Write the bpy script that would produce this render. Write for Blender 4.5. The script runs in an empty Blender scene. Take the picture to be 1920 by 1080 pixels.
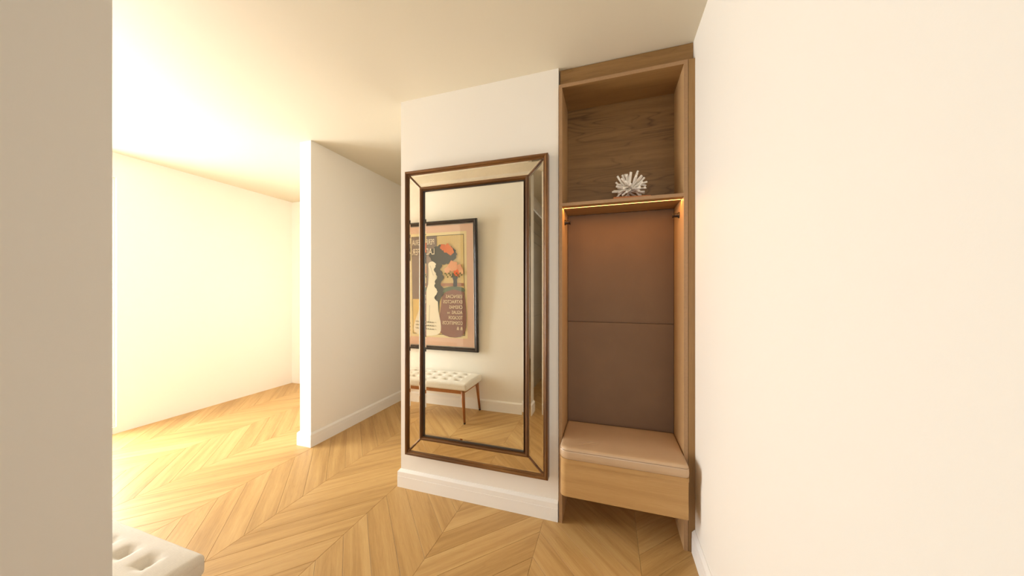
import bpy, bmesh, math, random
from mathutils import Vector, Matrix, noise
C = bpy.context.scene.collection
S = bpy.context.scene
PI = math.pi
rnd = random.Random(7)

# ------------------------------------------------------------------ camera, world, lights, exposure
CAMZ = 1.275
cam = bpy.data.cameras.new('camera'); co = bpy.data.objects.new('camera', cam); C.objects.link(co)
cam.sensor_width = 36; cam.lens = 36 * 579.4 / 1920; cam.shift_y = 6.5 / 1920; cam.clip_start = 0.02
co.location = (0, 0, CAMZ); co.rotation_euler = (PI / 2, 0, 0.30324)
S.camera = co
S.view_settings.view_transform = 'Standard'; S.view_settings.look = 'None'
S.view_settings.gamma = 1; S.view_settings.use_curve_mapping = False
S.view_settings.exposure = 0.33
S.cycles.max_bounces = 14; S.cycles.diffuse_bounces = 8; S.cycles.glossy_bounces = 6
S.cycles.transparent_max_bounces = 12; S.cycles.sample_clamp_indirect = 6; S.cycles.caustics_reflective = True
S.cycles.use_denoising = True

w = bpy.data.worlds.new('daylight'); S.world = w; w.use_nodes = True
w.node_tree.nodes['Background'].inputs[0].default_value = (1.0, 1.0, 1.0, 1)
w.node_tree.nodes['Background'].inputs[1].default_value = 3.0

def area(name, loc, rot, sx, sy, power, col):
    l = bpy.data.lights.new(name, 'AREA'); l.shape = 'RECTANGLE'; l.size = sx; l.size_y = sy
    l.energy = power; l.color = col
    o = bpy.data.objects.new(name, l); C.objects.link(o); o.location = loc; o.rotation_euler = rot
    return o
# daylight entering by the tall living-room window on the left (light faces +X)
area('window_daylight', (-4.34, 0.96, 1.10), (0, -PI / 2, 0), 2.0, 1.26, 122, (1.0, 1.0, 0.99))
# added fill light behind the camera, no real source (light faces +Y)
el = area('hall_fill_light', (0.08, -2.40, 1.30), (PI / 2, 0, 0), 0.55, 2.0, 3.5, (1.0, 0.99, 0.97)); el.data.spread = math.radians(62)

# ------------------------------------------------------------------ materials
def nm(name):
    m = bpy.data.materials.new(name); m.use_nodes = True
    nt = m.node_tree; b = nt.nodes['Principled BSDF']
    return m, nt, b
def N(nt, t, **k):
    n = nt.nodes.new(t)
    for a, v in k.items(): setattr(n, a, v)
    return n
def L(nt, a, b): nt.links.new(a, b)
def ramp(nt, stops):
    r = N(nt, 'ShaderNodeValToRGB'); e = r.color_ramp.elements
    while len(e) < len(stops): e.new(0.5)
    for i, (p, c) in enumerate(stops): e[i].position = p; e[i].color = (*c, 1)
    return r
def coords(nt, scale=(1, 1, 1), rot=(0, 0, 0), randomise=False):
    tc = N(nt, 'ShaderNodeTexCoord'); mp = N(nt, 'ShaderNodeMapping')
    mp.inputs['Scale'].default_value = scale; mp.inputs['Rotation'].default_value = rot
    if randomise:
        oi = N(nt, 'ShaderNodeObjectInfo'); mu = N(nt, 'ShaderNodeVectorMath', operation='MULTIPLY')
        cb = N(nt, 'ShaderNodeCombineXYZ')
        for i in range(3): L(nt, oi.outputs['Random'], cb.inputs[i])
        mu.inputs[1].default_value = (13.7, 37.1, 5.3); L(nt, cb.outputs[0], mu.inputs[0])
        ad = N(nt, 'ShaderNodeVectorMath', operation='ADD')
        L(nt, tc.outputs['Object'], ad.inputs[0]); L(nt, mu.outputs[0], ad.inputs[1])
        L(nt, ad.outputs[0], mp.inputs[0])
    else:
        L(nt, tc.outputs['Object'], mp.inputs[0])
    return mp.outputs[0]
def bump(nt, b, src, strength, dist=0.001):
    bn = N(nt, 'ShaderNodeBump'); bn.inputs['Strength'].default_value = strength; bn.inputs['Distance'].default_value = dist
    L(nt, src, bn.inputs['Height']); L(nt, bn.outputs[0], b.inputs['Normal'])

def paint(name, col, rough=0.6):
    m, nt, b = nm(name)
    v = coords(nt, (1, 1, 1)); n = N(nt, 'ShaderNodeTexNoise'); n.inputs['Scale'].default_value = 220; n.inputs['Detail'].default_value = 3
    L(nt, v, n.inputs['Vector']); b.inputs['Base Color'].default_value = (*col, 1); b.inputs['Roughness'].default_value = rough
    bump(nt, b, n.outputs[0], 0.12, 0.0008)
    return m
def plain(name, col, rough=0.5, metal=0.0, spec=0.5, coat=0.0):
    m, nt, b = nm(name)
    n = N(nt, 'ShaderNodeTexNoise'); n.inputs['Scale'].default_value = 90
    L(nt, coords(nt), n.inputs['Vector'])
    mx = N(nt, 'ShaderNodeMix', data_type='RGBA'); mx.inputs['Factor'].default_value = 0
    r = ramp(nt, [(0.3, tuple(c * 0.94 for c in col)), (0.7, tuple(min(1, c * 1.05) for c in col))])
    L(nt, n.outputs[0], r.inputs[0]); L(nt, r.outputs[0], b.inputs['Base Color'])
    b.inputs['Roughness'].default_value = rough; b.inputs['Metallic'].default_value = metal
    b.inputs['Specular IOR Level'].default_value = spec; b.inputs['Coat Weight'].default_value = coat
    b.inputs['Coat Roughness'].default_value = 0.08
    return m

def wood(name, dark, mid, light, axis='X', rough=0.45, randomise=False, contrast=1.0, cathedral=0.5, tint=0.0, tone=0.0, coat=0.0, seed=0.0):
    """oak: long fibres along `axis`, soft cathedral figure, pores"""
    m, nt, b = nm(name)
    tc = N(nt, 'ShaderNodeTexCoord')
    oi = N(nt, 'ShaderNodeObjectInfo')
    ad = N(nt, 'ShaderNodeVectorMath', operation='ADD'); cb = N(nt, 'ShaderNodeCombineXYZ')
    for i, k in enumerate((13.7, 37.1, 5.3)):
        mu = N(nt, 'ShaderNodeMath', operation='MULTIPLY_ADD'); mu.inputs[1].default_value = k if randomise else 0; mu.inputs[2].default_value = seed * (i + 1)
        L(nt, oi.outputs['Random'], mu.inputs[0]); L(nt, mu.outputs[0], cb.inputs[i])
    L(nt, tc.outputs['Object'], ad.inputs[0]); L(nt, cb.outputs[0], ad.inputs[1])
    def mapped(along, across):
        mp = N(nt, 'ShaderNodeMapping')
        mp.inputs['Scale'].default_value = [along if a == axis else across for a in 'XYZ']
        L(nt, ad.outputs[0], mp.inputs[0]); return mp.outputs[0]
    # broad bands
    n1 = N(nt, 'ShaderNodeTexNoise'); n1.inputs['Scale'].default_value = 1; n1.inputs['Detail'].default_value = 4
    n1.inputs['Distortion'].default_value = 0.3; L(nt, mapped(1.2, 22), n1.inputs['Vector'])
    # fibres
    n2 = N(nt, 'ShaderNodeTexNoise'); n2.inputs['Scale'].default_value = 1; n2.inputs['Detail'].default_value = 6; n2.inputs['Roughness'].default_value = 0.65
    L(nt, mapped(9, 260), n2.inputs['Vector'])
    # cathedral rings
    n3 = N(nt, 'ShaderNodeTexNoise'); n3.inputs['Scale'].default_value = 1; n3.inputs['Detail'].default_value = 1.5
    L(nt, mapped(1.3, 9.0), n3.inputs['Vector'])
    n5 = N(nt, 'ShaderNodeTexNoise'); n5.inputs['Scale'].default_value = 1; n5.inputs['Detail'].default_value = 1; L(nt, mapped(2.2, 4.5), n5.inputs['Vector'])
    mk = ramp(nt, [(0.44, (0,) * 3), (0.56, (1,) * 3)]); L(nt, n5.outputs[0], mk.inputs[0])
    mm = N(nt, 'ShaderNodeMath', operation='MULTIPLY'); mm.inputs[1].default_value = 16; L(nt, n3.outputs[0], mm.inputs[0])
    fr = N(nt, 'ShaderNodeMath', operation='FRACT'); L(nt, mm.outputs[0], fr.inputs[0])
    r0 = ramp(nt, [(0.0, (1.0,) * 3), (0.10, (0.25,) * 3), (0.5, (0,) * 3), (0.85, (0.15,) * 3), (1.0, (1.0,) * 3)]); L(nt, fr.outputs[0], r0.inputs[0])
    mq = N(nt, 'ShaderNodeMath', operation='MULTIPLY'); L(nt, r0.outputs[0], mq.inputs[0]); L(nt, mk.outputs[0], mq.inputs[1])
    rr = N(nt, 'ShaderNodeMath', operation='SUBTRACT'); rr.inputs[0].default_value = 1; L(nt, mq.outputs[0], rr.inputs[1])
    # pores
    n4 = N(nt, 'ShaderNodeTexNoise'); n4.inputs['Scale'].default_value = 1; n4.inputs['Detail'].default_value = 2
    L(nt, mapped(30, 900), n4.inputs['Vector'])
    def madd(src, k, add):
        q = N(nt, 'ShaderNodeMath', operation='MULTIPLY_ADD'); q.inputs[1].default_value = k
        L(nt, src, q.inputs[0])
        if isinstance(add, (int, float)): q.inputs[2].default_value = add
        else: L(nt, add, q.inputs[2])
        return q.outputs[0]
    v = madd(n1.outputs[0], 1.1 * contrast, 0.5 - 0.55 * contrast - 0.3 * contrast - 0.20 * cathedral - 0.12)
    v = madd(n2.outputs[0], 0.6 * contrast, v)
    v = madd(rr.outputs[0], 0.24 * cathedral, v)
    v = madd(n4.outputs[0], 0.24, v)
    v = madd(oi.outputs['Random'], tone, v) if tone else v
    if tone: v = madd(v, 1.0, -tone / 2)
    cr = ramp(nt, [(0.05, dark), (0.5, mid), (0.95, light)]); L(nt, v, cr.inputs[0])
    L(nt, cr.outputs[0], b.inputs['Base Color'])
    b.inputs['Roughness'].default_value = rough; b.inputs['Specular IOR Level'].default_value = 0.4
    b.inputs['Coat Weight'].default_value = coat; b.inputs['Coat Roughness'].default_value = 0.15
    bump(nt, b, n2.outputs[0], 0.12, 0.0006)
    return m

M = {}
M['wall'] = paint('warm_white_paint', (0.85, 0.825, 0.765))
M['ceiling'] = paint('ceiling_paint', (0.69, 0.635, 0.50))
M['trim'] = paint('satin_white_trim', (0.86, 0.85, 0.82), 0.4)
M['door'] = paint('painted_door', (0.40, 0.36, 0.29), 0.45)
M['floor'] = wood('floor_oak', (0.33, 0.185, 0.058), (0.52, 0.318, 0.118), (0.65, 0.44, 0.19), 'X', 0.42, True, 0.95, 0.35, tone=0.20)
M['subfloor'] = plain('dark_subfloor', (0.10, 0.055, 0.02), 0.9)  # dark brown slab that shows in the plank joints
CD, CM, CL = (0.140, 0.070, 0.021), (0.285, 0.158, 0.055), (0.41, 0.245, 0.098)
M['oak_h'] = wood('veneer_oak_horizontal', CD, CM, CL, 'X', 0.5, False, 0.6, 0.45, seed=3.1)
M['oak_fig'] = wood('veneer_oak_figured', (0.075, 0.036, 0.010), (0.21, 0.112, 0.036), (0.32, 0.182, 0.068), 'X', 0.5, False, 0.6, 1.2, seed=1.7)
M['oak_side'] = wood('veneer_oak_side', (0.34, 0.20, 0.09), (0.50, 0.315, 0.15), (0.58, 0.385, 0.20), 'Z', 0.5, False, 0.35, 0.1, seed=2.2)
M['edge'] = plain('edge_banding', (0.35, 0.208, 0.10), 0.55)
M['oak_v'] = wood('veneer_oak_vertical', CD, CM, CL, 'Z', 0.5, False, 0.6, 0.25, seed=5.2)
M['oak_front'] = wood('veneer_oak_front', (0.30, 0.165, 0.058), (0.47, 0.28, 0.108), (0.60, 0.385, 0.17), 'X', 0.45, False, 0.55, 0.2, seed=8.4)
M['frame'] = wood('stained_frame', (0.025, 0.008, 0.002), (0.135, 0.054, 0.012), (0.32, 0.145, 0.035), 'X', 0.36, False, 1.3, 0.1, coat=0.1)
M['frame_v'] = wood('stained_frame_vertical', (0.025, 0.008, 0.002), (0.135, 0.054, 0.012), (0.32, 0.145, 0.035), 'Z', 0.36, False, 1.3, 0.1, coat=0.1)
M['leg'] = wood('bench_leg_wood', (0.22, 0.075, 0.020), (0.36, 0.135, 0.038), (0.46, 0.19, 0.06), 'Z', 0.35, False, 0.6, 0.1, coat=0.2)
M['black_frame'] = plain('dark_lacquer', (0.016, 0.006, 0.004), 0.22, coat=0.15)
M['bronze'] = plain('dark_bronze', (0.035, 0.024, 0.018), 0.35, 0.6)
M['coral'] = plain('ivory_resin', (0.86, 0.82, 0.74), 0.22, coat=0.3)
M['tan_base'] = plain('tan_leather_base', (0.42, 0.14, 0.035), 0.5)
M['lip'] = plain('dark_lip', (0.018, 0.008, 0.004), 0.35)
M['foot'] = plain('dark_foot_tip', (0.03, 0.02, 0.015), 0.5)
M['dark_backing'] = plain('dark_gap', (0.03, 0.02, 0.012), 0.9)  # near-black board behind the padded panels

def leather(name, col, rough, spots=420, bs=0.12):
    m, nt, b = nm(name); v = coords(nt)
    n = N(nt, 'ShaderNodeTexVoronoi'); n.inputs['Scale'].default_value = spots; L(nt, v, n.inputs['Vector'])
    n2 = N(nt, 'ShaderNodeTexNoise'); n2.inputs['Scale'].default_value = 6; L(nt, v, n2.inputs['Vector'])
    r = ramp(nt, [(0.3, tuple(c * 0.95 for c in col)), (0.7, tuple(c * 1.04 for c in col))]); L(nt, n2.outputs[0], r.inputs[0])
    L(nt, r.outputs[0], b.inputs['Base Color']); b.inputs['Roughness'].default_value = rough
    bump(nt, b, n.outputs['Distance'], bs, 0.0006)
    return m
M['leather'] = leather('tan_leather', (0.52, 0.365, 0.225), 0.31)
M['pad'] = leather('taupe_upholstery', (0.18, 0.107, 0.060), 0.75, 700, 0.1)
M['thread'] = plain('cream_thread', (0.62, 0.50, 0.38), 0.7)
M['seamline'] = plain('brown_seam', (0.16, 0.10, 0.06), 0.8)

def linen(name, col):
    m, nt, b = nm(name)
    hs = []
    for sc in ((900, 60, 60), (60, 900, 300)):
        n = N(nt, 'ShaderNodeTexNoise'); n.inputs['Scale'].default_value = 1; n.inputs['Detail'].default_value = 2
        L(nt, coords(nt, sc), n.inputs['Vector']); hs.append(n.outputs[0])
    a = N(nt, 'ShaderNodeMath', operation='ADD'); L(nt, hs[0], a.inputs[0]); L(nt, hs[1], a.inputs[1])
    r = ramp(nt, [(0.30, tuple(c * 0.86 for c in col)), (0.7, col)])
    h = N(nt, 'ShaderNodeMath', operation='MULTIPLY'); h.inputs[1].default_value = 0.5; L(nt, a.outputs[0], h.inputs[0])
    L(nt, h.outputs[0], r.inputs[0]); L(nt, r.outputs[0], b.inputs['Base Color']); b.inputs['Roughness'].default_value = 0.9
    bump(nt, b, h.outputs[0], 0.3, 0.001)
    return m
M['linen'] = linen('cream_linen', (0.84, 0.81, 0.74))

def mirror_mat(name, col, rough, antique):
    m, nt, b = nm(name)
    n = N(nt, 'ShaderNodeTexNoise'); n.inputs['Scale'].default_value = 7; n.inputs['Detail'].default_value = 8; n.inputs['Roughness'].default_value = 0.7
    L(nt, coords(nt), n.inputs['Vector'])
    r = ramp(nt, [(0.35, tuple(c * (1 - antique) for c in col)), (0.65, col)]); L(nt, n.outputs[0], r.inputs[0])
    L(nt, r.outputs[0], b.inputs['Base Color']); b.inputs['Metallic'].default_value = 1; b.inputs['Roughness'].default_value = rough
    return m
M['mirror'] = mirror_mat('silvered_glass', (0.93, 0.935, 0.87), 0.0, 0.0)
M['antique'] = mirror_mat('antiqued_silvered_glass', (0.86, 0.80, 0.68), 0.025, 0.10)

def pane_mat(name, tint=(1, 1, 1), boost=1.0):
    m = bpy.data.materials.new(name); m.use_nodes = True; nt = m.node_tree; nt.nodes.clear()
    o = N(nt, 'ShaderNodeOutputMaterial'); mx = N(nt, 'ShaderNodeMixShader'); t = N(nt, 'ShaderNodeBsdfTransparent'); g = N(nt, 'ShaderNodeBsdfGlossy')
    g.inputs['Roughness'].default_value = 0.0
    # Schlick reflectance, the same from both sides of the thin pane
    ge = N(nt, 'ShaderNodeNewGeometry'); dp = N(nt, 'ShaderNodeVectorMath', operation='DOT_PRODUCT')
    L(nt, ge.outputs['Incoming'], dp.inputs[0]); L(nt, ge.outputs['Normal'], dp.inputs[1])
    ab = N(nt, 'ShaderNodeMath', operation='ABSOLUTE'); L(nt, dp.outputs['Value'], ab.inputs[0])
    om = N(nt, 'ShaderNodeMath', operation='SUBTRACT'); om.inputs[0].default_value = 1; L(nt, ab.outputs[0], om.inputs[1])
    pw = N(nt, 'ShaderNodeMath', operation='POWER'); pw.inputs[1].default_value = 5; L(nt, om.outputs[0], pw.inputs[0])
    f = N(nt, 'ShaderNodeMath', operation='MULTIPLY_ADD'); f.inputs[1].default_value = 0.96; f.inputs[2].default_value = 0.04; L(nt, pw.outputs[0], f.inputs[0])
    t.inputs[0].default_value = (*tint, 1)
    mu = N(nt, 'ShaderNodeMath', operation='MULTIPLY'); mu.inputs[1].default_value = boost; L(nt, f.outputs[0], mu.inputs[0])
    L(nt, mu.outputs[0], mx.inputs[0]); L(nt, t.outputs[0], mx.inputs[1]); L(nt, g.outputs[0], mx.inputs[2]); L(nt, mx.outputs[0], o.inputs[0])
    return m
M['pane'] = pane_mat('clear_glass')
M['picture_glass'] = pane_mat('picture_glass', (1, 1, 1), 1.0)

def emit(name, col, s):
    m, nt, b = nm(name); b.inputs['Base Color'].default_value = (*col, 1)
    b.inputs['Emission Color'].default_value = (*col, 1); b.inputs['Emission Strength'].default_value = s
    return m
M['led'] = emit('warm_led', (1.0, 0.50, 0.13), 5.0)

# ------------------------------------------------------------------ helpers
def link(name, bm, mat, parent=None, smooth=False, loc=None, rot=None):
    me = bpy.data.meshes.new(name)
    bmesh.ops.recalc_face_normals(bm, faces=bm.faces)
    if smooth:
        for f in bm.faces: f.smooth = True
    bm.to_mesh(me); bm.free(); me.materials.append(mat)
    o = bpy.data.objects.new(name, me); C.objects.link(o)
    if loc: o.location = loc
    if rot: o.rotation_euler = rot
    if parent: o.parent = parent
    return o
def tag(o, label, cat, group=None):
    o['label'] = label; o['category'] = cat
    if group: o['group'] = group
    return o
def struct(o, label=None):
    o['kind'] = 'structure'
    if label: o['label'] = label
    return o
def empty(name, loc=(0, 0, 0), rot=(0, 0, 0), parent=None):
    o = bpy.data.objects.new(name, None); C.objects.link(o); o.location = loc; o.rotation_euler = rot
    o.empty_display_size = 0.1
    if parent: o.parent = parent
    return o
def box(bm, x0, x1, y0, y1, z0, z1, bev=0.0, seg=2):
    r = bmesh.ops.create_cube(bm, size=1)
    vs = r['verts']
    for v in vs:
        v.co = Vector(((x0 + x1) / 2 + v.co.x * (x1 - x0), (y0 + y1) / 2 + v.co.y * (y1 - y0), (z0 + z1) / 2 + v.co.z * (z1 - z0)))
    if bev:
        es = list({e for v in vs for e in v.link_edges})
        bmesh.ops.bevel(bm, geom=es, offset=bev, segments=seg, affect='EDGES', profile=0.5)
    return bm
def bx(*a, **k): return box(bmesh.new(), *a, **k)
def prism(bm, pts, axis, a0, a1):
    """pts: 2D outline; extruded along axis ('x','y','z') from a0 to a1"""
    def P(u, v, a):
        return {'x': (a, u, v), 'y': (u, a, v), 'z': (u, v, a)}[axis]
    A = [bm.verts.new(P(u, v, a0)) for u, v in pts]; B = [bm.verts.new(P(u, v, a1)) for u, v in pts]
    n = len(pts)
    bm.faces.new(A); bm.faces.new(B[::-1])
    for i in range(n): bm.faces.new((A[i], B[i], B[(i + 1) % n], A[(i + 1) % n]))
    return bm
def sweep(bm, path, prof, normal_of, closed=False):
    """mitred sweep in a plane. path: list of Vector; prof: list of (outward, up)"""
    rings = []
    n = len(path)
    for i, p in enumerate(path):
        o, u = normal_of(i)
        rings.append([bm.verts.new(p + o * a + u * b) for a, b in prof])
    k = len(prof)
    rng = range(n) if closed else range(n - 1)
    for i in rng:
        A = rings[i]; B = rings[(i + 1) % n]
        for j in range(k): bm.faces.new((A[j], A[(j + 1) % k], B[(j + 1) % k], B[j]))
    if not closed: bm.faces.new(rings[0]); bm.faces.new(rings[-1][::-1])
    return bm
def tube(bm, pts, radii, seg=10, cap=True):
    rings = []; up = Vector((0, 0, 1))
    prev = None
    for i, p in enumerate(pts):
        d = (pts[min(i + 1, len(pts) - 1)] - pts[max(i - 1, 0)]).normalized()
        if prev is None:
            s = d.cross(up) if abs(d.z) < 0.95 else d.cross(Vector((1, 0, 0)))
        else: s = prev - d * prev.dot(d)
        s.normalize(); prev = s; t = d.cross(s)
        r = radii[i] if isinstance(radii, (list, tuple)) else radii
        rings.append([bm.verts.new(p + (s * math.cos(2 * PI * j / seg) + t * math.sin(2 * PI * j / seg)) * r) for j in range(seg)])
    for A, B in zip(rings, rings[1:]):
        for j in range(seg): bm.faces.new((A[j], A[(j + 1) % seg], B[(j + 1) % seg], B[j]))
    if cap: bm.faces.new(rings[0]); bm.faces.new(rings[-1][::-1])
    return bm
def round_box(x0, x1, y0, y1, z0, z1, r, nx, ny, nz):
    bm = bmesh.new()
    def lin(a, b, n, r):  # sample points with extra near the ends
        t = [0, 0.12, 0.3, 0.6, 1.0]
        head = [a + r * q for q in t]; tail = [b - r * q for q in reversed(t)]
        mid = [a + r + (b - a - 2 * r) * i / n for i in range(1, n)]
        return head + mid + tail
    X, Y, Z = lin(x0, x1, nx, r), lin(y0, y1, ny, r), lin(z0, z1, nz, r)
    def face(U, V, f, flip):
        g = [[bm.verts.new(f(u, v)) for v in V] for u in U]
        for i in range(len(U) - 1):
            for j in range(len(V) - 1):
                q = (g[i][j], g[i + 1][j], g[i + 1][j + 1], g[i][j + 1])
                bm.faces.new(q)
    face(X, Y, lambda u, v: (u, v, z0), 0); face(X, Y, lambda u, v: (u, v, z1), 0)
    face(X, Z, lambda u, v: (u, y0, v), 0); face(X, Z, lambda u, v: (u, y1, v), 0)
    face(Y, Z, lambda u, v: (x0, u, v), 0); face(Y, Z, lambda u, v: (x1, u, v), 0)
    bmesh.ops.remove_doubles(bm, verts=bm.verts, dist=1e-6)
    for v in bm.verts:
        c = Vector((min(max(v.co.x, x0 + r), x1 - r), min(max(v.co.y, y0 + r), y1 - r), min(max(v.co.z, z0 + r), z1 - r)))
        d = v.co - c
        if d.length > 1e-9: v.co = c + d.normalized() * r
    return bm

# ------------------------------------------------------------------ structure
CEIL = CAMZ + 1.243
WY = 1.72          # face of the mirror wall
WXL, WXR = -1.302, -0.267
LX = -2.335        # corridor's left wall
RX = 0.403         # right wall
BY = 0.285         # wall behind the tufted bench
BX = -0.769        # its free end
LY = 1.93          # free end of the corridor's left wall
LRX = -4.22        # window wall of the living room
ENDY = 4.3         # end of the corridor
HALLY = -2.45

# floor: base slab with oak planks laid in a 45 degree chevron
floor = struct(link('floor', bx(LRX - 0.1, RX + 0.1, HALLY - 0.1, ENDY + 0.1, -0.08, -0.0125), M['subfloor']), 'oak floor laid in wide chevrons')
SP = 0.4895; PITCH = SP / 3; SX0 = -0.838; SY0 = 1.283
def plank_mesh(sgn):
    g = 0.0005
    pts = [(g, g * 1.4), (SP - g, sgn * (SP - g) + g * 1.4), (SP - g, sgn * (SP - g) + PITCH - g * 1.4), (g, PITCH - g * 1.4)]
    if sgn < 0: pts = [(g, -g * 0 + g * 1.4), (SP - g, -(SP - g) + g * 1.4), (SP - g, -(SP - g) + PITCH - g * 1.4), (g, PITCH - g * 1.4)]
    a = -sgn * PI / 4
    R = [(x * math.cos(a) - y * math.sin(a), x * math.sin(a) + y * math.cos(a)) for x, y in pts]
    bm = bmesh.new(); prism(bm, R, 'z', -0.012, 0.0)
    top = [e for e in bm.edges if all(abs(v.co.z) < 1e-6 for v in e.verts)]
    bmesh.ops.bevel(bm, geom=top, offset=0.0006, segments=1, affect='EDGES')
    bmesh.ops.recalc_face_normals(bm, faces=bm.faces)
    me = bpy.data.meshes.new('plank'); bm.to_mesh(me); bm.free(); me.materials.append(M['floor']); return me
pm = {1: plank_mesh(1), -1: plank_mesh(-1)}
cells = []
def room_has(x, y):
    if x > RX + 0.05 or x < LRX - 0.02: return False
    if x > WXR - 0.02: return -2.5 < y < 1.97
    if x > WXL: return (-2.5 if x > -0.95 else 0.26) < y < 1.74
    if x > LX - 0.05: return 0.2 < y < 4.3
    return 0.2 < y < 3.2
for b in range(-8, 4):
    x0 = SX0 + b * SP; sgn = 1 if b % 2 == 0 else -1
    for k in range(-30, 30):
        y0 = SY0 + k * PITCH
        ok = any(room_has(x0 + SP * t, y0 + sgn * SP * t + PITCH * q) for t in (0.02, 0.25, 0.5, 0.75, 0.98) for q in (0.0, 0.5, 1.0))
        if ok:
            cx, cy = x0 + SP / 2, y0 + sgn * SP / 2 + PITCH / 2
            # how large the plank shows: seen directly and in the mirror
            F = lambda x, y: -0.2986 * x + 0.9544 * y
            R_ = lambda x, y: 0.9544 * x + 0.2986 * y
            s = 0
            d = F(cx, cy)
            if d > 0.2 and abs(R_(cx, cy) / d) < 1.8: s += 1 / d ** 3
            ym = 3.37 - cy; d = F(cx, ym)
            if -0.45 < R_(cx, ym) / d < 0.12: s += 0.6 / d ** 3
            cells.append((-s, b, k, x0, y0, sgn))
cells.sort()
rest = bmesh.new()
for i, (s, b, k, x0, y0, sgn) in enumerate(cells):
    if i < 298:
        o = bpy.data.objects.new('plank', pm[sgn]); C.objects.link(o); o.parent = floor
        o.location = (x0, y0, 0); o.rotation_euler = (0, 0, sgn * PI / 4)
    else:
        tmp = bmesh.new(); tmp.from_mesh(pm[sgn]); tmp.transform(Matrix.Translation((x0, y0, 0)) @ Matrix.Rotation(sgn * PI / 4, 4, 'Z'))
        me = bpy.data.meshes.new('t'); tmp.to_mesh(me); tmp.free(); rest.from_mesh(me); bpy.data.meshes.remove(me)
if rest.verts:
    o = link('planks_beyond', rest, M['floor'], floor); o['kind'] = 'stuff'
else: rest.free()

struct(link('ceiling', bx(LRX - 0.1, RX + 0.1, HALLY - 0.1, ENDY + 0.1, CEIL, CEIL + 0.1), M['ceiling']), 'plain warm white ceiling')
struct(link('wall_front', bx(WXL, WXR, WY, ENDY, 0, CEIL), M['wall']), 'white wall that carries the tall mirror')
struct(link('wall_niche', bx(WXR, RX + 0.12, 1.97, 2.2, 0, CEIL), M['wall']), 'wall behind the built-in coat niche')
struct(link('wall_right', bx(RX, RX + 0.12, HALLY, 1.97, 0, CEIL), M['wall']), 'white wall right of the coat niche')
struct(link('wall_left', bx(LX - 0.12, LX, LY, ENDY, 0, CEIL), M['wall']), 'cream wall at the left of the passage')
struct(link('wall_end', bx(LX - 0.12, WXL, ENDY, ENDY + 0.12, 0, CEIL), M['wall']), 'wall at the far end of the passage')
struct(link('wall_back', bx(LRX, BX, 0.14, BY, 0, CEIL), M['wall']), 'cream wall with the poster and the tufted bench')
struct(link('wall_entrance', bx(-1.1, RX + 0.12, HALLY - 0.12, HALLY, 0, CEIL), M['wall']), 'entrance wall behind the camera')
# hall side wall, with door opening filled by door_1
hs = bmesh.new(); box(hs, -1.06, -0.93, HALLY, -1.22, 0, CEIL); box(hs, -1.06, -0.93, -0.14, 0.14, 0, CEIL); box(hs, -1.06, -0.93, -1.22, -0.14, 2.36, CEIL)
struct(link('wall_hall', hs, M['wall']), 'side wall of the entrance hall with a panelled door')
# living room beyond
lw = bmesh.new(); WY0, WY1, WZ0, WZ1 = 0.33, 1.59, 0.06, 2.30
box(lw, LRX - 0.14, LRX, 0.14, WY0, 0, CEIL); box(lw, LRX - 0.14, LRX, WY1, 3.3, 0, CEIL)
box(lw, LRX - 0.14, LRX, WY0, WY1, 0, WZ0); box(lw, LRX - 0.14, LRX, WY0, WY1, WZ1, CEIL)
struct(link('wall_window', lw, M['wall']), 'wall with the tall bright window, far left')
struct(link('wall_living', bx(LRX, LX - 0.12, 3.2, 3.32, 0, CEIL), M['wall']), 'wall of the room beyond the passage')
win = struct(empty('window_1', (LRX - 0.06, (WY0 + WY1) / 2, WZ0)), 'tall white framed window')
def rectframe(bm, y0, y1, z0, z1, wd, x0, x1):
    box(bm, x0, x1, y0, y0 + wd, z0, z1, 0.004); box(bm, x0, x1, y1 - wd, y1, z0, z1, 0.004)
    box(bm, x0, x1, y0 + wd, y1 - wd, z0, z0 + wd, 0.004); box(bm, x0, x1, y0 + wd, y1 - wd, z1 - wd, z1, 0.004)
hw = (WY1 - WY0) / 2; hh = WZ1 - WZ0
fb = bmesh.new(); rectframe(fb, -hw, hw, 0, hh, 0.05, -0.05, 0.03)
link('window_frame', fb, M['trim'], win)
for i in range(2):
    a = -hw + 0.05 + i * (2 * hw - 0.1) / 2; c = a + (2 * hw - 0.1) / 2
    s = bmesh.new(); rectframe(s, a, c, 0.05, hh - 0.05, 0.045, -0.03, 0.015)
    so = link('window_sash', s, M['trim'], win)
    link('pane', bx(-0.004, 0.0, a + 0.045, c - 0.045, 0.095, hh - 0.095), M['pane'], so)

# baseboards: stepped profile (outward, up)
BB = [(0, 0), (0.0165, 0), (0.0165, 0.0705), (0.0148, 0.0715), (0.0148, 0.0725), (0.0160, 0.0735), (0.0155, 0.100), (0.012, 0.104), (0.004, 0.113), (0, 0.1135)]
UP = Vector((0, 0, 1))
def baseboard(name, pts, side, label):
    """pts in plan; side=+1: outward is to the left of travel"""
    P = [Vector((x, y, 0)) for x, y in pts]
    dirs = [(P[i + 1] - P[i]).normalized() for i in range(len(P) - 1)]
    nrm = [Vector((-d.y, d.x, 0)) * side for d in dirs]
    def no(i):
        if i == 0: return nrm[0], UP
        if i == len(P) - 1: return nrm[-1], UP
        s = nrm[i - 1] + nrm[i]; return s * (1 / (1 + nrm[i - 1].dot(nrm[i]))), UP
    bm = bmesh.new(); sweep(bm, P, BB, no)
    o = link(name, bm, M['trim']); struct(o, label); return o
baseboard('baseboard_front', [(WXR - 0.001, WY), (WXL, WY), (WXL, ENDY - 0.02)], 1, 'white stepped baseboard under the tall mirror')
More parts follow.
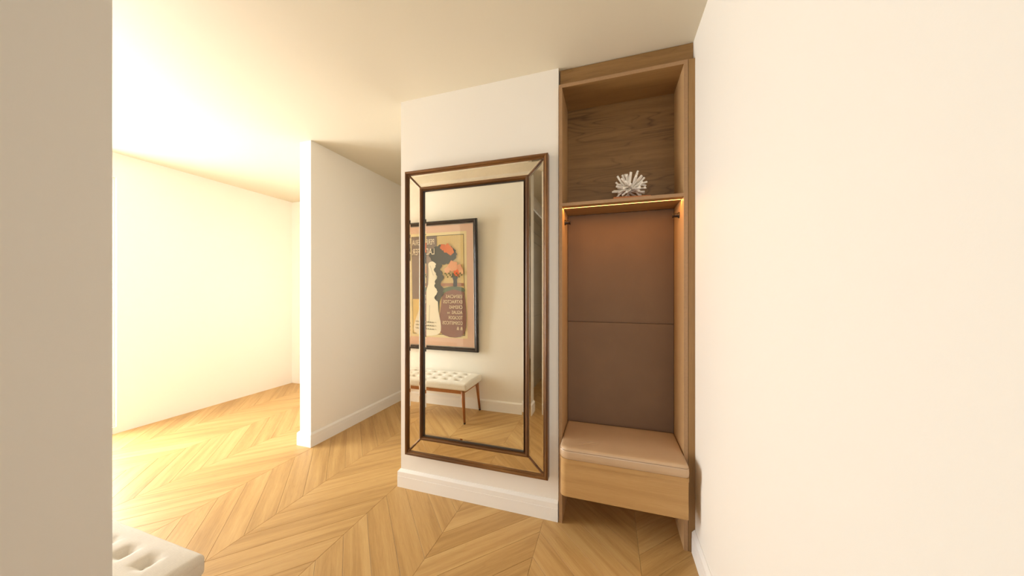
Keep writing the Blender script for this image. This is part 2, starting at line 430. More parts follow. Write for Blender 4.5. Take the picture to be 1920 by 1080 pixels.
baseboard('baseboard_left', [(LX - 0.12, LY + 0.3), (LX - 0.12, LY), (LX, LY), (LX, ENDY - 0.02)], -1, 'white baseboard along the left wall')
baseboard('baseboard_back', [(LRX + 0.02, BY), (BX, BY), (BX, 0.15)], 1, 'white baseboard of the wall behind the tufted bench')
baseboard('baseboard_right', [(RX, HALLY + 0.02), (RX, 1.703)], 1, 'white baseboard on the right wall')

# door in the hall (seen in the right edge of the mirror)
d1 = struct(empty('door_1', (-0.96, -0.68, 0)), 'pale panelled interior door')
link('door_leaf', bx(-0.02, 0.02, -0.53, 0.53, 0.005, 2.34), M['door'], d1)
pf = bmesh.new()
for z0, z1 in ((0.20, 0.95), (1.08, 1.95), (2.05, 2.24)):
    for y0, y1 in ((-0.43, 0.43),):
        for a in ((y0, y1, z0, z0 + 0.03), (y0, y1, z1 - 0.03, z1), (y0, y0 + 0.03, z0, z1), (y1 - 0.03, y1, z0, z1)):
            box(pf, 0.02, 0.031, *a, bev=0.004)
link('panel_moulding', pf, M['door'], d1)
cs = bmesh.new()
box(cs, 0.03, 0.055, 0.53, 0.62, 0, 2.44, 0.004); box(cs, 0.03, 0.055, -0.62, -0.53, 0, 2.44, 0.004); box(cs, 0.03, 0.055, -0.53, 0.53, 2.345, 2.44, 0.004)
link('door_casing', cs, M['trim'], d1)

# ------------------------------------------------------------------ built-in coat niche
CX0, CX1 = -0.262, 0.4025
FY, BKY = 1.705, 1.942
cab = tag(empty('coat_cabinet', (0.07, FY, 0)), 'tall built-in oak coat niche with lit shelf and padded back panel beside the mirror', 'cabinet')
def part(name, bm, mat, parent=cab, **k):
    bm.transform(Matrix.Translation((-0.07, -FY, 0))); return link(name, bm, mat, parent, **k)
IL, IR = -0.2445, 0.3535
TOPZ = CAMZ + 1.140; ITOP = CAMZ + 1.121
for xa, xb in ((CX0, IL), (IR, IR + 0.0185)):
    sp_ = part('side_panel', bx(xa, xb, FY + 0.001, BKY + 0.02, 0.0, TOPZ, 0.0004), M['oak_side'])
    link('edge_band', bx(xa - 0.07, xb - 0.07, 0, 0.001, 0, TOPZ), M['edge'], sp_)
part('stile', bx(IR + 0.0200, CX1, FY + 0.0005, FY + 0.03, 0.0, TOPZ, 0.0008), M['oak_v'])
tp_ = part('top_panel', bx(IL, IR, FY + 0.0012, BKY + 0.02, ITOP, TOPZ, 0.0004), M['oak_h'])
link('edge_band', bx(IL - 0.07, IR - 0.07, 0.0002, 0.0012, ITOP, TOPZ), M['edge'], tp_)
part('fascia', bx(CX0 + 0.001, RX - 0.001, FY + 0.035, FY + 0.055, TOPZ - 0.01, CEIL - 0.002, 0.0006), M['oak_h'])
SZ0, SZ1 = CAMZ + 0.469, CAMZ + 0.486
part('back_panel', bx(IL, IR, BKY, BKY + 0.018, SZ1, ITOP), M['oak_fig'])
# shelf with a grooved underside holding the LED strip
sh = bmesh.new()
box(sh, IL, IR, FY + 0.002, BKY, SZ0 + 0.006, SZ1, 0.0006)
box(sh, IL, IR, FY + 0.002, 1.7545, SZ0, SZ0 + 0.006); box(sh, IL, IR, 1.7625, BKY, SZ0, SZ0 + 0.006)
shelf = part('shelf', sh, M['oak_h'])
link('edge_band', bx(IL - 0.07, IR - 0.07, 0.0010, 0.0020, SZ0, SZ1), M['edge'], shelf)
led = link('led_strip', bx(IL + 0.004 - 0.07, IR - 0.004 - 0.07, 1.7560 - FY, 1.7610 - FY, SZ0 - 0.0005, SZ0 + 0.004), M['led'], shelf)
led['label'] = 'glowing warm led strip'
area('led_glow', ((IL + IR) / 2, 1.758, SZ0 - 0.002), (0, 0, 0), 0.596, 0.004, 1.0, (1.0, 0.45, 0.11))
# padded upholstered back, two panels
PZ = CAMZ - 0.186
for z0, z1 in ((0.42, PZ - 0.0006), (PZ + 0.0006, SZ0 - 0.001)):
    part('padded_panel', round_box(IL + 0.0012, IR - 0.0012, BKY - 0.002, BKY + 0.018, z0, z1, 0.0035, 4, 2, 4), M['pad'], smooth=True)
sb = bmesh.new(); x = IL + 0.006
while x < IR - 0.008:
    box(sb, x, x + 0.005, BKY - 0.0028, BKY - 0.0015, PZ + 0.0052, PZ + 0.0062); x += 0.0075
o = part('stitching', sb, M['seamline']); o['kind'] = 'stuff'
part('back_board', bx(IL, IR, BKY + 0.018, BKY + 0.024, 0.0, SZ0), M['dark_backing'])
part('lower_back_panel', bx(IL, IR, BKY, BKY + 0.018, 0.0, 0.40), M['oak_h'])
# bench: board with rounded front corners above the drawer-like front
def plan_round(x0, x1, yf, yb, rl, rr, n=8):
    pts = [(x0, yb)]
    for i in range(n + 1):
        a = PI + (PI / 2) * i / n; pts.append((x0 + rl + rl * math.cos(a), yf + rl + rl * math.sin(a)))
    for i in range(n + 1):
        a = 1.5 * PI + (PI / 2) * i / n; pts.append((x1 - rr + rr * math.cos(a), yf + rr + rr * math.sin(a)))
    pts.append((x1, yb)); return pts
BF = 1.597
b1 = bmesh.new(); prism(b1, plan_round(IL + 0.001, IR - 0.001, BF - 0.009, BKY, 0.045, 0.010), 'z', 0.3985, 0.4195)
ed = [e for e in b1.edges if abs(e.verts[0].co.z - e.verts[1].co.z) < 1e-6]
bmesh.ops.bevel(b1, geom=ed, offset=0.002, segments=2, affect='EDGES')
part('bench_board', b1, M['oak_front'])
b2 = bmesh.new(); prism(b2, plan_round(IL + 0.002, IR - 0.002, BF + 0.002, BKY, 0.034, 0.003), 'z', 0.2215, 0.397)
o = part('bench_front', b2, M['oak_front'])
def peg(side):
    bm = bmesh.new(); x = IR if side > 0 else IL
    prof = [(0, 0.0165), (0.002, 0.0165), (0.005, 0.0125), (0.010, 0.0105), (0.024, 0.0100), (0.027, 0.0105), (0.029, 0.0125), (0.032, 0.0125), (0.0325, 0.010)]
    tube(bm, [Vector((x - side * a, 1.812, CAMZ + 0.401)) for a, r in prof], [r for a, r in prof], 24)
    o = part('coat_peg', bm, M['bronze'], smooth=False)
    for f in o.data.polygons: f.use_smooth = len(f.vertices) == 4
    return o
peg(1); peg(-1)

# ------------------------------------------------------------------ leather seat cushion
cush = tag(empty('seat_cushion', (0.054, 1.76, 0.4195)), 'tan leather seat cushion on the oak niche bench', 'cushion')
cx0, cx1, cy0, cy1, cz0, cz1 = IL + 0.001, IR - 0.001, BF - 0.013, BKY - 0.003, 0.4198, 0.477
def cushion_mesh():
    bm = bmesh.new()
    out = plan_round(cx0, cx1, cy0, cy1, 0.048, 0.018, 14)
    # densify the straight runs
    P = []
    for i in range(len(out)):
        a = Vector((*out[i], 0)); b = Vector((*out[(i + 1) % len(out)], 0)); n = max(1, int((b - a).length / 0.009))
        for j in range(n): P.append(a.lerp(b, j / n))
    c = Vector(((cx0 + cx1) / 2, (cy0 + cy1) / 2 + 0.01, 0))
    n = len(P)
    def inset(p, d):
        # shrink the outline inwards by d
        q = p.copy(); q.x = c.x + (p.x - c.x) * (1 - d / ((cx1 - cx0) / 2)); q.y = c.y + (p.y - c.y) * (1 - d / ((cy1 - cy0) / 2)); return q
    lev = [(0.004, cz0), (0.0, cz0 + 0.004), (-0.0012, cz0 + 0.02), (-0.0005, cz1 - 0.020), (0.0005, cz1 - 0.0145), (0.0012, cz1 - 0.0135), (0.0005, cz1 - 0.0125),
           (0.002, cz1 - 0.008), (0.005, cz1 - 0.0035), (0.010, cz1 - 0.0005), (0.018, cz1 + 0.001)]
    rings = [[bm.verts.new((*inset(p, d).xy, z)) for p in P] for d, z in lev]
    bm.faces.new(rings[0])
    ks = [0.9, 0.8, 0.7, 0.6, 0.5, 0.4, 0.3, 0.2, 0.1]
    base = [inset(p, 0.018) for p in P]
    def wr(x, y):
        z = 0.004 * (1 - ((x - c.x) / 0.30) ** 2) * (1 - ((y - c.y) / 0.18) ** 2)
        def ridge(px, py, ang, ln, wd, h):
            dx, dy = x - px, y - py; u = dx * math.cos(ang) + dy * math.sin(ang); v = -dx * math.sin(ang) + dy * math.cos(ang)
            return h * math.exp(-(u / ln) ** 2 - (v / wd) ** 2)
        z += ridge(-0.12, 1.66, 1.9, 0.05, 0.010, 0.0034) - ridge(-0.105, 1.655, 1.9, 0.05, 0.008, 0.0036) + ridge(-0.085, 1.66, 2.0, 0.05, 0.010, 0.0030)
        z += ridge(-0.055, 1.65, 2.1, 0.045, 0.010, 0.0028) - ridge(-0.070, 1.65, 2.1, 0.045, 0.008, 0.0028) + ridge(-0.02, 1.64, 2.2, 0.04, 0.012, 0.0012)
        z += 0.0010 * (noise.noise(Vector((x * 14, y * 14, 0))))
        return z
    prev = rings[-1]
    for p in prev: p.co.z += wr(p.co.x, p.co.y) * 0.35
    allr = rings[:]
    for k in ks:
        r = []
        for b in base:
            x = c.x + (b.x - c.x) * k; y = c.y + (b.y - c.y) * k
            r.append(bm.verts.new((x, y, cz1 + 0.001 + wr(x, y))))
        allr.append(r)
    for A, B in zip(allr, allr[1:]):
        for j in range(n): bm.faces.new((A[j], A[(j + 1) % n], B[(j + 1) % n], B[j]))
    cc = bm.verts.new((c.x, c.y, cz1 + 0.001 + wr(c.x, c.y)))
    for j in range(n): bm.faces.new((allr[-1][j], allr[-1][(j + 1) % n], cc))
    return bm, [inset(p, 0.0006) for p in P]
bm, P = cushion_mesh()
T = Matrix.Translation((-0.054, -1.76, -0.4195))
bm.transform(T); link('cushion_body', bm, M['leather'], cush, smooth=True)
front = [p for p in P if p.y < 1.90]
sm = bmesh.new(); tube(sm, [Vector((p.x, p.y, cz1 - 0.0135)) for p in front], 0.0007, 5); sm.transform(T)
link('seam', sm, M['seamline'], cush)
st = bmesh.new(); acc = 0
for a, b in zip(front, front[1:]):
    d = (b - a); n = int(d.length / 0.0045) or 1
    for j in range(n):
        p = a.lerp(b, (j + 0.2) / n); q = a.lerp(b, (j + 0.75) / n)
        o_ = Vector((d.y, -d.x, 0)).normalized() * 0.0012
        tube(st, [Vector((p.x, p.y, cz1 - 0.0185)) + o_, Vector((q.x, q.y, cz1 - 0.0185)) + o_], 0.0006, 4)
st.transform(T); o = link('stitching', st, M['thread'], cush); o['kind'] = 'stuff'

# ------------------------------------------------------------------ coral sculpture on the shelf
cs_loc = Vector((0.2, 0, 0)); CY = 1.815; CXc = 0.0; 
CXc = 0.115
cor = tag(empty('coral_sculpture', (CXc, CY, SZ1)), 'white branching coral sculpture on the oak shelf above the led light', 'sculpture')
pb = bmesh.new(); box(pb, -0.100, 0.085, -0.090, 0.06, 0.0, 0.0125, 0.002)
pl = link('base', pb, M['tan_base'], cor, rot=(0, 0, 0.10)); pl['label'] = 'flat tan base plate'
rc = random.Random(21)
def branch(dirv, ln, r):
    bm = bmesh.new(); c0 = Vector((rc.uniform(-.02, .02), rc.uniform(-.02, .02), 0.078 + rc.uniform(-.014, .014)))
    tip = Vector((0, 0, 0.078)) + dirv * ln; dirv = (tip - c0); ln = dirv.length; dirv.normalize()
    side = dirv.orthogonal().normalized(); side.rotate(Matrix.Rotation(rc.uniform(0, 2 * PI), 3, dirv)); bend = rc.uniform(-0.013, 0.013)
    n = 7; pts = []; rad = []
    for i in range(n):
        t = i / (n - 1); p = c0 + dirv * (0.012 + (ln - 0.012) * t) + side * (bend * math.sin(t * PI) + 0.3 * bend * t)
        if p.z < 0.0125 + r * 0.9: p.z = 0.0125 + r * 0.9
        pts.append(p); rad.append(r * (0.85 + 0.2 * t) * (1 + 0.06 * rc.uniform(-1, 1)))
    pts.append(pts[-1] + (pts[-1] - pts[-2]).normalized() * 0.0015); rad.append(rad[-1] * 0.72)
    tube(bm, pts, rad, 9)
    link('branch', bm, M['coral'], cor, smooth=True)
n = 56
for i in range(n):
    z = 1 - 1.62 * (i + 0.5) / n; a = i * 2.39996 + rc.uniform(-0.15, 0.15); z += rc.uniform(-0.05, 0.05); z = max(-0.62, min(1, z)); q = math.sqrt(max(0, 1 - z * z))
    d = Vector((q * math.cos(a), q * math.sin(a), z)).normalized()
    ln = rc.uniform(0.076, 0.101)
    if z < -0.2: ln = rc.uniform(0.070, 0.092)
    branch(d, ln, rc.uniform(0.0050, 0.0063))

# ------------------------------------------------------------------ tall mirror
mir = tag(empty('wall_mirror', (-0.78, WY, 0.23)), 'tall rectangular wall mirror with dark wood beading and mirrored border', 'mirror')
MO = Vector((-0.78, WY, 0.23))
mx0, mx1, mz0, mz1 = -1.2415, -0.3185, CAMZ - 1.040, CAMZ + 0.763
GY = 1.688     # reflecting face
# wooden backing tray
bk = bmesh.new(); box(bk, mx0 + 0.004, mx1 - 0.004, GY + 0.003, WY - 0.001, mz0 + 0.004, mz1 - 0.004)
bk.transform(Matrix.Translation(-MO)); link('backing', bk, M['frame'], mir)
def rectring(name, x0, x1, z0, z1, prof, mats):
    """mitred moulding as four rails; prof: (inward, forward) from the outer edge"""
    cor = [Vector((x0, 0, z0)), Vector((x1, 0, z0)), Vector((x1, 0, z1)), Vector((x0, 0, z1))]
    inn = [Vector((1, 0, 1)), Vector((-1, 0, 1)), Vector((-1, 0, -1)), Vector((1, 0, -1))]
    for i in range(4):
        j = (i + 1) % 4; bm = bmesh.new()
        A = [bm.verts.new(cor[i] + inn[i] * a + Vector((0, GY - f, 0))) for a, f in prof]
        B = [bm.verts.new(cor[j] + inn[j] * a + Vector((0, GY - f, 0))) for a, f in prof]
        k = len(prof)
        for q in range(k): bm.faces.new((A[q], A[(q + 1) % k], B[(q + 1) % k], B[q]))
        bm.faces.new(A); bm.faces.new(B[::-1]); bm.transform(Matrix.Translation(-MO))
        link(name, bm, mats[i % 2], mir)
def bead(w_, h, back, n=7):
    """two-stepped rounded moulding"""
    pts = [(0, -back)]
    s = w_ * 0.72
    for i in range(n + 1):
        a = PI - PI * i / n * 0.86; pts.append((s / 2 + s / 2 * math.cos(a), h * 0.35 + h * 0.65 * math.sin(a)))
    pts += [(s + 0.0008, h * 0.42), (s + 0.003, h * 0.50), (w_ - 0.001, h * 0.40), (w_, h * 0.1), (w_, -min(back, 0.003))]
    return pts
rectring('outer_frame', mx0, mx1, mz0, mz1, bead(0.0275, 0.018, 0.030), (M['frame'], M['frame_v']))
ix0, ix1, iz0, iz1 = mx0 + 0.108, mx1 - 0.108, mz0 + 0.109, mz1 - 0.109
rectring('inner_frame', ix0, ix1, iz0, iz1, bead(0.0270, 0.017, 0.003), (M['frame'], M['frame_v']))
for (ax, az, bx_, bz) in ((mx0 + .020, mz0 + .020, ix0 + .004, iz0 + .004), (mx1 - .020, mz0 + .020, ix1 - .004, iz0 + .004), (mx1 - .020, mz1 - .020, ix1 - .004, iz1 - .004), (mx0 + .020, mz1 - .020, ix0 + .004, iz1 - .004)):
    bm = bmesh.new(); a = Vector((ax, GY, az)); b = Vector((bx_, GY, bz)); d = (b - a).normalized(); s = Vector((d.z, 0, -d.x))
    A = []; B = []
    for i in range(9):
        t = PI * i / 8; off = s * (0.0062 * math.cos(t)) + Vector((0, -0.0085 * math.sin(t), 0))
        A.append(bm.verts.new(a + off)); B.append(bm.verts.new(b + off))
    for q in range(8): bm.faces.new((A[q], A[q + 1], B[q + 1], B[q]))
    bm.faces.new((A[0], A[-1], B[-1], B[0])); bm.faces.new(A); bm.faces.new(B[::-1]); bm.transform(Matrix.Translation(-MO))
    link('corner_bead', bm, M['frame'], mir)
def glass(name, pts, wd, rise, mat):
    """bevel-edged plate; pts counter-clockwise in XZ"""
    n = len(pts); P = [Vector((x, 0, z)) for x, z in pts]; I = []
    for i in range(n):
        d0 = (P[i] - P[i - 1]).normalized(); d1 = (P[(i + 1) % n] - P[i]).normalized()
        n0 = Vector((-d0.z, 0, d0.x)); n1 = Vector((-d1.z, 0, d1.x)); I.append(P[i] + (n0 + n1) * (wd / (1 + n0.dot(n1))))
    bm = bmesh.new(); yv = Vector((0, GY, 0))
    back = [bm.verts.new(p + yv + Vector((0, 0.003, 0))) for p in P]
    out = [bm.verts.new(p + yv - Vector((0, rise, 0))) for p in P]
    inn = [bm.verts.new(p + yv) for p in I]
    for i in range(n):
        j = (i + 1) % n
        bm.faces.new((back[i], back[j], out[j], out[i])); bm.faces.new((out[i], out[j], inn[j], inn[i]))
    bm.faces.new(inn); bm.faces.new(back[::-1]); bm.transform(Matrix.Translation(-MO))
    return link(name, bm, mat, mir)
r_ = math.tan(math.radians(4.4)) * 0.0125
o_ = 0.0255; q_ = 0.0
rectring('inner_lip', ix0 + .0265, ix1 - .0265, iz0 + .0265, iz1 - .0265, [(0, -0.003), (0, 0.0125), (0.0035, 0.0120), (0.0045, -0.003)], (M['lip'], M['lip']))
w_ = 0.0300
c = [(ix0 + w_, iz0 + w_), (ix1 - w_, iz0 + w_), (ix1 - w_, iz1 - w_), (ix0 + w_, iz1 - w_)]
glass('centre_glass', c, 0.0125, r_, M['mirror'])
oc = [(mx0 + o_, mz0 + o_), (mx1 - o_, mz0 + o_), (mx1 - o_, mz1 - o_), (mx0 + o_, mz1 - o_)]
ic = [(ix0 + .001, iz0 + .001), (ix1 - .001, iz0 + .001), (ix1 - .001, iz1 - .001), (ix0 + .001, iz1 - .001)]
r2 = math.tan(math.radians(4.4)) * 0.010
e = 0.004
glass('border_glass', [(oc[0][0] + e, oc[0][1]), (oc[1][0] - e, oc[1][1]), (ic[1][0] - e, ic[1][1]), (ic[0][0] + e, ic[0][1])], 0.010, r2, M['antique'])
glass('border_glass', [(ic[3][0] + e, ic[3][1]), (ic[2][0] - e, ic[2][1]), (oc[2][0] - e, oc[2][1]), (oc[3][0] + e, oc[3][1])], 0.010, r2, M['antique'])
glass('border_glass', [(oc[0][0], oc[0][1] + e), (ic[0][0], ic[0][1] + e), (ic[3][0], ic[3][1] - e), (oc[3][0], oc[3][1] - e)], 0.010, r2, M['antique'])
glass('border_glass', [(ic[1][0], ic[1][1] + e), (oc[1][0], oc[1][1] + e), (oc[2][0], oc[2][1] - e), (ic[2][0], ic[2][1] - e)], 0.010, r2, M['antique'])

# ------------------------------------------------------------------ framed poster (local: x right, z up, front -y)
PW, PH = 0.986, 1.44
pos = tag(empty('framed_poster', (-1.833, BY + 0.004, CAMZ - 0.658), (math.radians(1.7), 0, PI)), 'large dark-framed vintage poster with flowers and lettering above the tufted bench', 'picture')
X0, X1 = -PW / 2, PW / 2
def pring(name, x0, x1, z0, z1, prof, mat, parent):
    bm = bmesh.new(); cor = [Vector((x0, 0, z0)), Vector((x1, 0, z0)), Vector((x1, 0, z1)), Vector((x0, 0, z1))]
    inn = [Vector((1, 0, 1)), Vector((-1, 0, 1)), Vector((-1, 0, -1)), Vector((1, 0, -1))]
    R = [[bm.verts.new(cor[i] + inn[i] * a + Vector((0, -f, 0))) for a, f in prof] for i in range(4)]
    k = len(prof)
    for i in range(4):
        for q in range(k): bm.faces.new((R[i][q], R[i][(q + 1) % k], R[(i + 1) % 4][(q + 1) % k], R[(i + 1) % 4][q]))
    return link(name, bm, mat, parent)
fp = [(0, 0.001), (0, 0.026), (0.005, 0.034), (0.014, 0.038), (0.024, 0.034), (0.031, 0.026), (0.034, 0.028), (0.040, 0.026), (0.043, 0.016), (0.043, 0.001)]
pring('frame', X0, X1, 0, PH, fp, M['black_frame'], pos)
pring('slip', X0 + 0.043, X1 - 0.043, 0.043, PH - 0.043, [(0, 0.002), (0, 0.016), (0.004, 0.014), (0.006, 0.002)], plain('grey_slip', (0.35, 0.34, 0.32), 0.3, 0.4), pos)
def flat(name, col): 
    m, nt, b = nm(name); n = N(nt, 'ShaderNodeTexNoise'); n.inputs['Scale'].default_value = 400; L(nt, coords(nt), n.inputs['Vector'])
    r = ramp(nt, [(0.3, tuple(c * 0.93 for c in col)), (0.7, col)]); L(nt, n.outputs[0], r.inputs[0]); L(nt, r.outputs[0], b.inputs['Base Color']); b.inputs['Roughness'].default_value = 0.8
    return m
link('mat_board', bx(X0 + 0.044, X1 - 0.044, -0.005, -0.002, 0.044, PH - 0.044), flat('pink_mat', (0.80, 0.55, 0.42)), pos)
# print: paper with a black keyline; the art inside is a plain generic flower composition
BX0, BX1, BZ0, BZ1 = -0.333, 0.333, 0.173, 1.283
def U(u): return BX0 + (BX1 - BX0) * u
def V(v): return BZ0 + (BZ1 - BZ0) * v
prt = link('print', bx(BX0 - 0.03, BX1 + 0.03, -0.0058, -0.005, BZ0 - 0.032, BZ1 + 0.032), flat('cream_paper', (0.86, 0.74, 0.44)), pos)
layer = [0.0058]
def poly(name, pts, col):
    layer[0] += 0.00025
    bm = bmesh.new(); vs = [bm.verts.new((U(u), -layer[0], V(v))) for u, v in pts]; bm.faces.new(vs)
    r = bmesh.ops.triangulate(bm, faces=bm.faces)
    r = bmesh.ops.extrude_face_region(bm, geom=list(bm.faces)); 
    for g in r['geom']:
        if isinstance(g, bmesh.types.BMVert): g.co.y += 0.0002
    return link(name, bm, flat('ink_' + name, col), prt)
def smoothp(pts, n=6):
    out = []; k = len(pts)
    for i in range(k):
        p0, p1, p2, p3 = pts[i - 1], pts[i], pts[(i + 1) % k], pts[(i + 2) % k]
        for j in range(n):
            t = j / n
            out.append(tuple(0.5 * ((2 * p1[d]) + (-p0[d] + p2[d]) * t + (2 * p0[d] - 5 * p1[d] + 4 * p2[d] - p3[d]) * t * t + (-p0[d] + 3 * p1[d] - 3 * p2[d] + p3[d]) * t ** 3) for d in (0, 1)))
    return out
def rect(u0, v0, u1, v1): return [(u0, v0), (u1, v0), (u1, v1), (u0, v1)]
KU, KV = 0.009, 0.0055
poly('keyline', rect(0, 0, 1, 1), (0.03, 0.03, 0.02))
poly('ground', rect(KU, KV, 1 - KU, 1 - KV), (0.80, 0.60, 0.26))
for i in range(22):   # pale upright stripes of the ground
    u = 0.02 + i * 0.0225; poly('stripe', rect(u, 0.52, u + 0.009, 1 - KV), (0.84, 0.68, 0.35)) if i < 21 else None
poly('wall_tone', rect(0.50, 0.36, 1 - KU, 1 - KV), (0.30, 0.23, 0.20))
poly('sign_tone', rect(0.52, 0.80, 1 - KU, 1 - KV), (0.24, 0.18, 0.16))
poly('table_tone', smoothp([(0.01, 0.02), (0.45, 0.02), (0.44, 0.28), (0.38, 0.41), (0.2, 0.455), (0.01, 0.44)], 5), (0.27, 0.12, 0.09))
poly('green_band', smoothp([(0.01, 0.435), (0.2, 0.455), (0.40, 0.415), (0.47, 0.36), (0.50, 0.30), (0.47, 0.12), (0.52, 0.01), (0.56, 0.01), (0.53, 0.15), (0.56, 0.34), (0.50, 0.42), (0.40, 0.465), (0.2, 0.488), (0.01, 0.47)], 5), (0.13, 0.17, 0.10))
poly('shelf_tone', rect(KU, 0.49, 0.5, 0.52), (0.42, 0.19, 0.10))
poly('vessel', smoothp([(0.13, 0.49), (0.20, 0.49), (0.195, 0.54), (0.22, 0.61), (0.11, 0.61), (0.135, 0.54)], 5), (0.04, 0.045, 0.05))
poly('pale_vase', smoothp([(0.50, 0.725), (0.66, 0.725), (0.645, 0.60), (0.70, 0.46), (0.84, 0.28), (0.96, 0.02), (0.47, 0.012), (0.49, 0.28), (0.50, 0.46), (0.525, 0.60)], 6), (0.92, 0.85, 0.68))
poly('dark_foliage', [(0.385 + 0.255 * math.cos(2 * PI * i / 48) * (1 + 0.05 * math.sin(i * 1.9)), 0.805 + 0.098 * math.sin(2 * PI * i / 48) * (1 + 0.07 * math.sin(i * 2.7))) for i in range(48)], (0.055, 0.055, 0.045))
for i in range(9): poly('trailing_leaf', smoothp([(0.40 + 0.035 * math.sin(i * 1.7), 0.70 - 0.04 * i), (0.46 + 0.035 * math.sin(i * 1.7), 0.735 - 0.04 * i), (0.53 + 0.03 * math.sin(i * 1.7), 0.695 - 0.04 * i), (0.46 + 0.03 * math.sin(i * 1.7), 0.655 - 0.04 * i)], 4), (0.06, 0.06, 0.045))
def bloom(u, v, r, col):
    pts = []
    for i in range(20):
        a = 2 * PI * i / 20; q = r * (1 + 0.16 * math.sin(5 * a + u * 40)); pts.append((u + q * math.cos(a), v + q * 0.6 * math.sin(a)))
    poly('bloom', pts, col)
for u, v, r, col in ((0.30, 0.865, .075, (.72, .20, .07)), (0.24, 0.835, .06, (.72, .22, .08)), (0.38, 0.88, .05, (.66, .18, .07)), (0.10, 0.66, .075, (.72, .34, .18)), (0.20, 0.69, .085, (.74, .38, .22)),
                     (0.13, 0.62, .055, (.74, .16, .06)), (0.30, 0.65, .055, (.74, .42, .26)), (0.05, 0.63, .04, (.70, .40, .22))): bloom(u, v, r, col)
for i in range(14): bloom(0.04 + 0.023 * i, 0.60 + 0.02 * math.sin(i * 2.1), 0.014, (0.16, 0.15, 0.05))
for i in range(3):   # pleats at the foot of the pale form
    v = 0.05 + i * 0.035
    pts = [(0.52 + 0.022 * j, v + 0.008 * (j % 2) + 0.002 * j * 0.3) for j in range(20)]
    poly('pleat', pts + [(u, q - 0.003) for u, q in reversed(pts)], (0.30, 0.25, 0.17))
for a, b in (((0.62, 0.70), (0.56, 0.60)), ((0.72, 0.34), (0.84, 0.10)), ((0.64, 0.30), (0.66, 0.12))):
    poly('fold', [a, b, (b[0] + .005, b[1]), (a[0] + .005, a[1])], (0.28, 0.23, 0.15))
def text(body, u0, vc, u1, hgt, col, name='lettering'):
    cu = bpy.data.curves.new('t', 'FONT'); cu.body = body; to = bpy.data.objects.new('t', cu); C.objects.link(to)
    dg = bpy.context.evaluated_depsgraph_get(); me = bpy.data.meshes.new_from_object(to.evaluated_get(dg))
    bpy.data.objects.remove(to); 
    xs = [v.co.x for v in me.vertices]; ys = [v.co.y for v in me.vertices]
    sx = (U(u1) - U(u0)) / (max(xs) - min(xs)); sy = hgt / (max(ys) - min(ys)); yy = -(layer[0] + 0.0006)
    for v in me.vertices: v.co = Vector((U(u0) + (v.co.x - min(xs)) * sx, yy, V(vc) - hgt / 2 + (v.co.y - min(ys)) * sy))
    me.materials.clear(); me.materials.append(col)
    o = bpy.data.objects.new(name, me); C.objects.link(o); o.parent = prt; return o
ink = flat('cream_ink', (0.85, 0.72, 0.48)); ink2 = flat('pale_ink', (0.85, 0.74, 0.55)); ink3 = flat('dark_ink', (0.05, 0.05, 0.04))
text('PERFUMERIA', 0.535, 0.938, 0.965, 0.060, ink2); text('LADIVFER', 0.535, 0.842, 0.965, 0.070, ink2)
rows = [('ESENCIAS', .33), ('EXTRACTOS', .38), ('CREMAS', .27), ('AGUAS', .225), ('TOCADOR', .29), ('COSMETICOS', .40), ('& &', .14)]
for i, (t, u1) in enumerate(rows): text(t, 0.03, 0.389 - i * 0.0527, u1, 0.036, ink)
text('DE', 0.262, 0.389 - 3 * 0.0527 - 0.006, 0.31, 0.018, ink)
link('picture_glass', bx(X0 + 0.044, X1 - 0.044, -0.0170, -0.0160, 0.044, PH - 0.044), M['picture_glass'], pos)

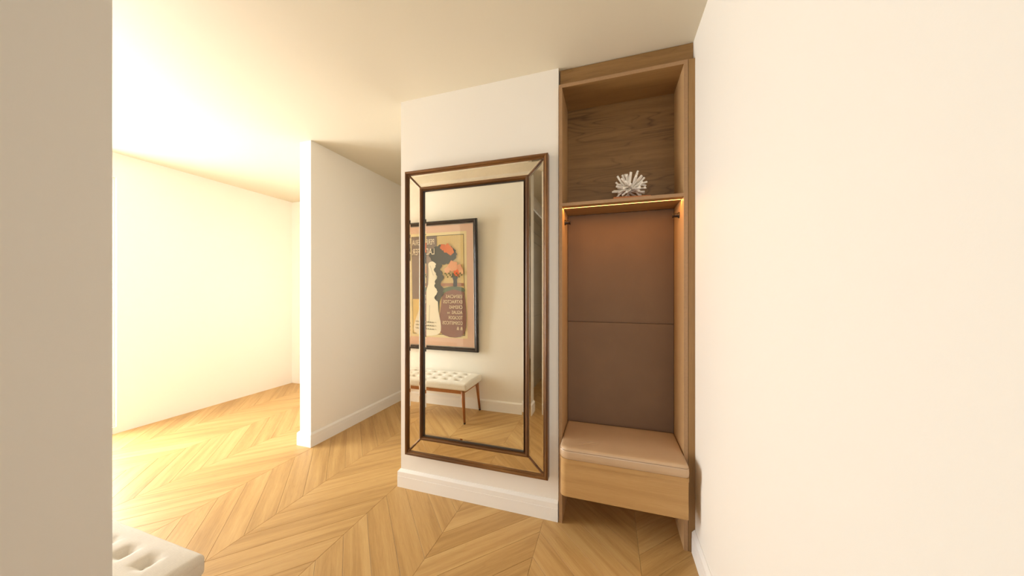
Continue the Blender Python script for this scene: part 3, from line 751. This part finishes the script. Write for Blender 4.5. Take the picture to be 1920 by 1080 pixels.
# ------------------------------------------------------------------ tufted bench
BXR, BXL = -1.298, -2.32; BYB, BYF = 0.305, 0.690
bc = Vector(((BXR + BXL) / 2, (BYB + BYF) / 2, 0))
ben = tag(empty('tufted_bench', bc), 'low cream linen bench with button-tufted seat on tapered wooden legs', 'bench')
hx, hy = (BXR - BXL) / 2, (BYF - BYB) / 2
z0, z1 = 0.316, 0.389
tufts = []
for i in range(8):
    for j in (-1, 0, 1): tufts.append((hx - 0.135 - 0.1225 * i + (0.0 if 1 else 0), j * 0.105))
bm = round_box(-hx, hx, -hy, hy, z0, z1, 0.018, 150, 60, 6)
for v in bm.verts:
    if v.co.z > z1 - 0.018:
        x, y = v.co.x, v.co.y
        k = max(0, min(1, (v.co.z - (z1 - 0.018)) / 0.018))
        dz = 0.012 * (1 - (x / hx) ** 8) * (1 - (y / hy) ** 6)
        for tx, ty in tufts:
            dx, dy = x - tx, y - ty; d2 = dx * dx + dy * dy
            if d2 < 0.02:
                dz -= 0.026 * math.exp(-d2 / 0.00050) 
                # diamond pull creases to the diagonal neighbours
                for sx, sy in ((1, 1), (1, -1), (-1, 1), (-1, -1)):
                    L_ = math.hypot(0.061, 0.0525); ux, uy = sx * 0.061 / L_, sy * 0.0525 / L_
                    a = dx * ux + dy * uy; b_ = -dx * uy + dy * ux
                    if 0 < a < 0.055: dz -= 0.0075 * math.exp(-(b_ / 0.006) ** 2) * (1 - a / 0.055)
        v.co.z += dz * k
    v.co.x += 0.0015 * noise.noise(v.co * 12); v.co.y += 0.0015 * noise.noise(v.co * 12 + Vector((5, 5, 5)))
seat = link('seat_cushion', bm, M['linen'], ben, smooth=True)
for tx, ty in tufts:
    bb = bmesh.new(); zt = z1 + 0.012 - 0.026
    tube(bb, [Vector((tx, ty, zt - 0.002)), Vector((tx, ty, zt + 0.002)), Vector((tx, ty, zt + 0.0035))], [0.007, 0.0065, 0.003], 10)
    link('button', bb, M['linen'], seat, smooth=True)
sp = bmesh.new(); pts = [Vector((x, y, z1 - 0.022)) for x, y in ((-hx, -hy + .018), (-hx + .005, -hy + .005), (-hx + .018, -hy), (hx - .018, -hy), (hx - .005, -hy + .005), (hx, -hy + .018), (hx, hy - .018), (hx - .005, hy - .005), (hx - .018, hy), (-hx + .018, hy), (-hx + .005, hy - .005), (-hx, hy - .018), (-hx, -hy + .018))]
tube(sp, pts, 0.0013, 6); link('seam', sp, M['linen'], seat)
for nm_, a in (('apron', (-hx + 0.05, hx - 0.05, hy - 0.035, hy - 0.013)), ('apron', (-hx + 0.05, hx - 0.05, -hy + 0.013, -hy + 0.035)), ('apron', (-hx + 0.04, -hx + 0.062, -hy + 0.03, hy - 0.03)), ('apron', (hx - 0.062, hx - 0.04, -hy + 0.03, hy - 0.03))):
    link(nm_, bx(a[0], a[1], a[2], a[3], z0 - 0.033, z0 + 0.002, 0.002), M['leg'], ben)
for sx in (1, -1):
    for sy in (1, -1):
        top = Vector((sx * (hx - 0.050), sy * (hy - 0.028), z0)); bot = Vector((sx * (hx - 0.024), sy * (hy - (0.012 if sy > 0 else 0.006)), 0.004))
        bm = bmesh.new(); tube(bm, [top, top.lerp(bot, 0.35), top.lerp(bot, 0.97)], [0.0195, 0.0165, 0.0105], 16)
        lg = link('leg', bm, M['leg'], ben)
        for f in lg.data.polygons: f.use_smooth = len(f.vertices) == 4
        bm = bmesh.new(); tube(bm, [top.lerp(bot, 0.965), bot - Vector((0, 0, 0.004))], [0.0108, 0.0100], 16)
        link('foot_tip', bm, M['foot'], lg)
